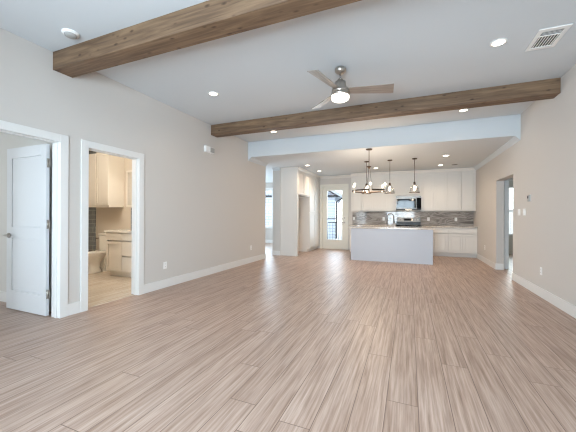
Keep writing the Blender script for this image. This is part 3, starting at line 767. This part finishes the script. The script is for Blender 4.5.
MB().box(-.3, .3, -.03, 0, -.04, .04).build('back_plate', M['nickel'], r, bevel=.004)
for x in (-.22, 0, .22):
    MB().tube([(x, -.03, 0), (x, -.09, 0)], .01, 8).build('arm', M['nickel'], r)
    MB().lathe([(0, .03), (.03, .03), (.055, -.09), (0, -.09)], x, -.09, n=18).build('lamp_shade', M['bulb'], r)
tag(r, 'lit vanity light above the bathroom mirror', 'wall light')
area('vanity_lamp', (-5.0, 4.2, 2.2), (-.5, 0, 0), .8, .15, 10, (1, .86, .70))
l = bpy.data.lights.new('bath_ceiling_lamp', 'POINT'); l.energy = 52; l.color = (1, .88, .74); l.shadow_soft_size = .15
o = bpy.data.objects.new('bath_ceiling_lamp', l); C.objects.link(o); o.location = (-5.2, 3.0, 2.6)
upper(-6.55, -5.76, 4.25, 4.60, 1.37, 2.51, 2, 'cream two-door wall cabinet above the toilet', M['bathcab'], False, None)
# toilet
r = empty('toilet', (-6.05, 4.585, .006))
MB().box(-.21, .21, -.20, -.015, .40, .76).build('tank', M['porcelain'], r, bevel=.02)
MB().box(-.22, .22, -.21, -.01, .76, .795).build('tank_lid', M['porcelain'], r, bevel=.01)
MB().tube([(-.21, -.17, .69), (-.24, -.17, .69), (-.24, -.24, .685)], .008, 8).build('flush_lever', M['bronze'], r)
mb = MB().lathe([(0, .0), (.11, 0), (.112, .03), (.085, .10), (.09, .20), (.15, .31), (.185, .38), (.18, .395), (0, .395)], 0, -.44, 28, 1, 1.3)
mb.box(-.10, .10, -.30, -.03, 0.0, .40)
mb.build('bowl', M['porcelain'], r)
MB().lathe([(0, .396), (.19, .396), (.195, .41), (.18, .418), (0, .42)], 0, -.44, 28, 1, 1.3).build('seat', M['porcelain'], r)
MB().lathe([(0, .421), (.185, .421), (.188, .43), (.17, .437), (0, .44)], 0, -.44, 28, 1, 1.3).build('seat_lid', M['porcelain'], r)
tag(r, 'white toilet between the vanity and the shower tile', 'toilet')

# ------------------------------------------------------------------ outside
struct(MB().box(-40, 40, 12.4, 60, -.35, -.2).build('ground', M['patio']))
tag(MB().box(-9, 3, 10.78, 13.6, -.22, -.03).build('patio_slab', M['patio']), 'pale concrete patio outside the glass door', 'patio')
def railing(x0, x1, y, label):
    r = empty('patio_railing', (x0, y, -.03)); L_ = x1 - x0
    for z in (.12, .95, 1.12): MB().box(0, L_, -.018, .018, z - .015, z + .015).build('rail', M['iron'], r)
    n = int(L_ / .13)
    for k in range(n + 1):
        x = k * L_ / n
        big = k % 9 == 0
        s_ = .022 if big else .007
        MB().box(x - s_, x + s_, -s_, s_, 0 if big else .12, 1.16 if big else .95).build('post' if big else 'baluster', M['iron'], r)
    return tag(r, label, 'railing')
railing(-5.83, -1.15, 13.3, 'black iron railing at the patio edge outside the glass door')
# neighbouring house with a gable, gutter and downspout
r = empty('neighbouring_house', (-3.98, 17.0, -.2), math.radians(14))
MB().box(-8, 0, 0, 7, 0, 2.62).prism([(-8, 2.62), (0, 2.62), (-4, 5.0)], lambda p, q, t: (p, t, q), 0, 7).build('wall', M['siding'], r)
MB().prism([(-8.4, 2.45), (-4, 5.07), (.4, 2.45), (.4, 2.62), (-4, 5.24), (-8.4, 2.62)], lambda p, q, t: (p, t, q), -.35, 7.35).build('roof', M['roof'], r)
MB().box(-8.3, .42, -.12, 0, 2.52, 2.64).build('gutter', M['iron'], r)
MB().tube([(.42, -.08, 2.56), (.36, -.08, 2.42), (.06, -.08, 2.25), (.06, -.08, .1)], .045, 8).build('downspout', M['iron'], r)
wf = MB().box(-3.6, -2.4, -.05, 0, .9, 2.1).build('window_frame', M['trim'], r)
MB().box(-3.5, -2.5, -.06, -.05, 1.0, 2.0).build('pane', M['black'], wf)
tag(r, 'blue-grey neighbouring house with dark gutter and downspout, beyond the patio', 'house')
tag(MB().box(-3.8, 12, 22.0, 22.08, -.2, 1.7).build('garden_fence', M['fence']), 'low pale garden fence seen through the glass door', 'fence')
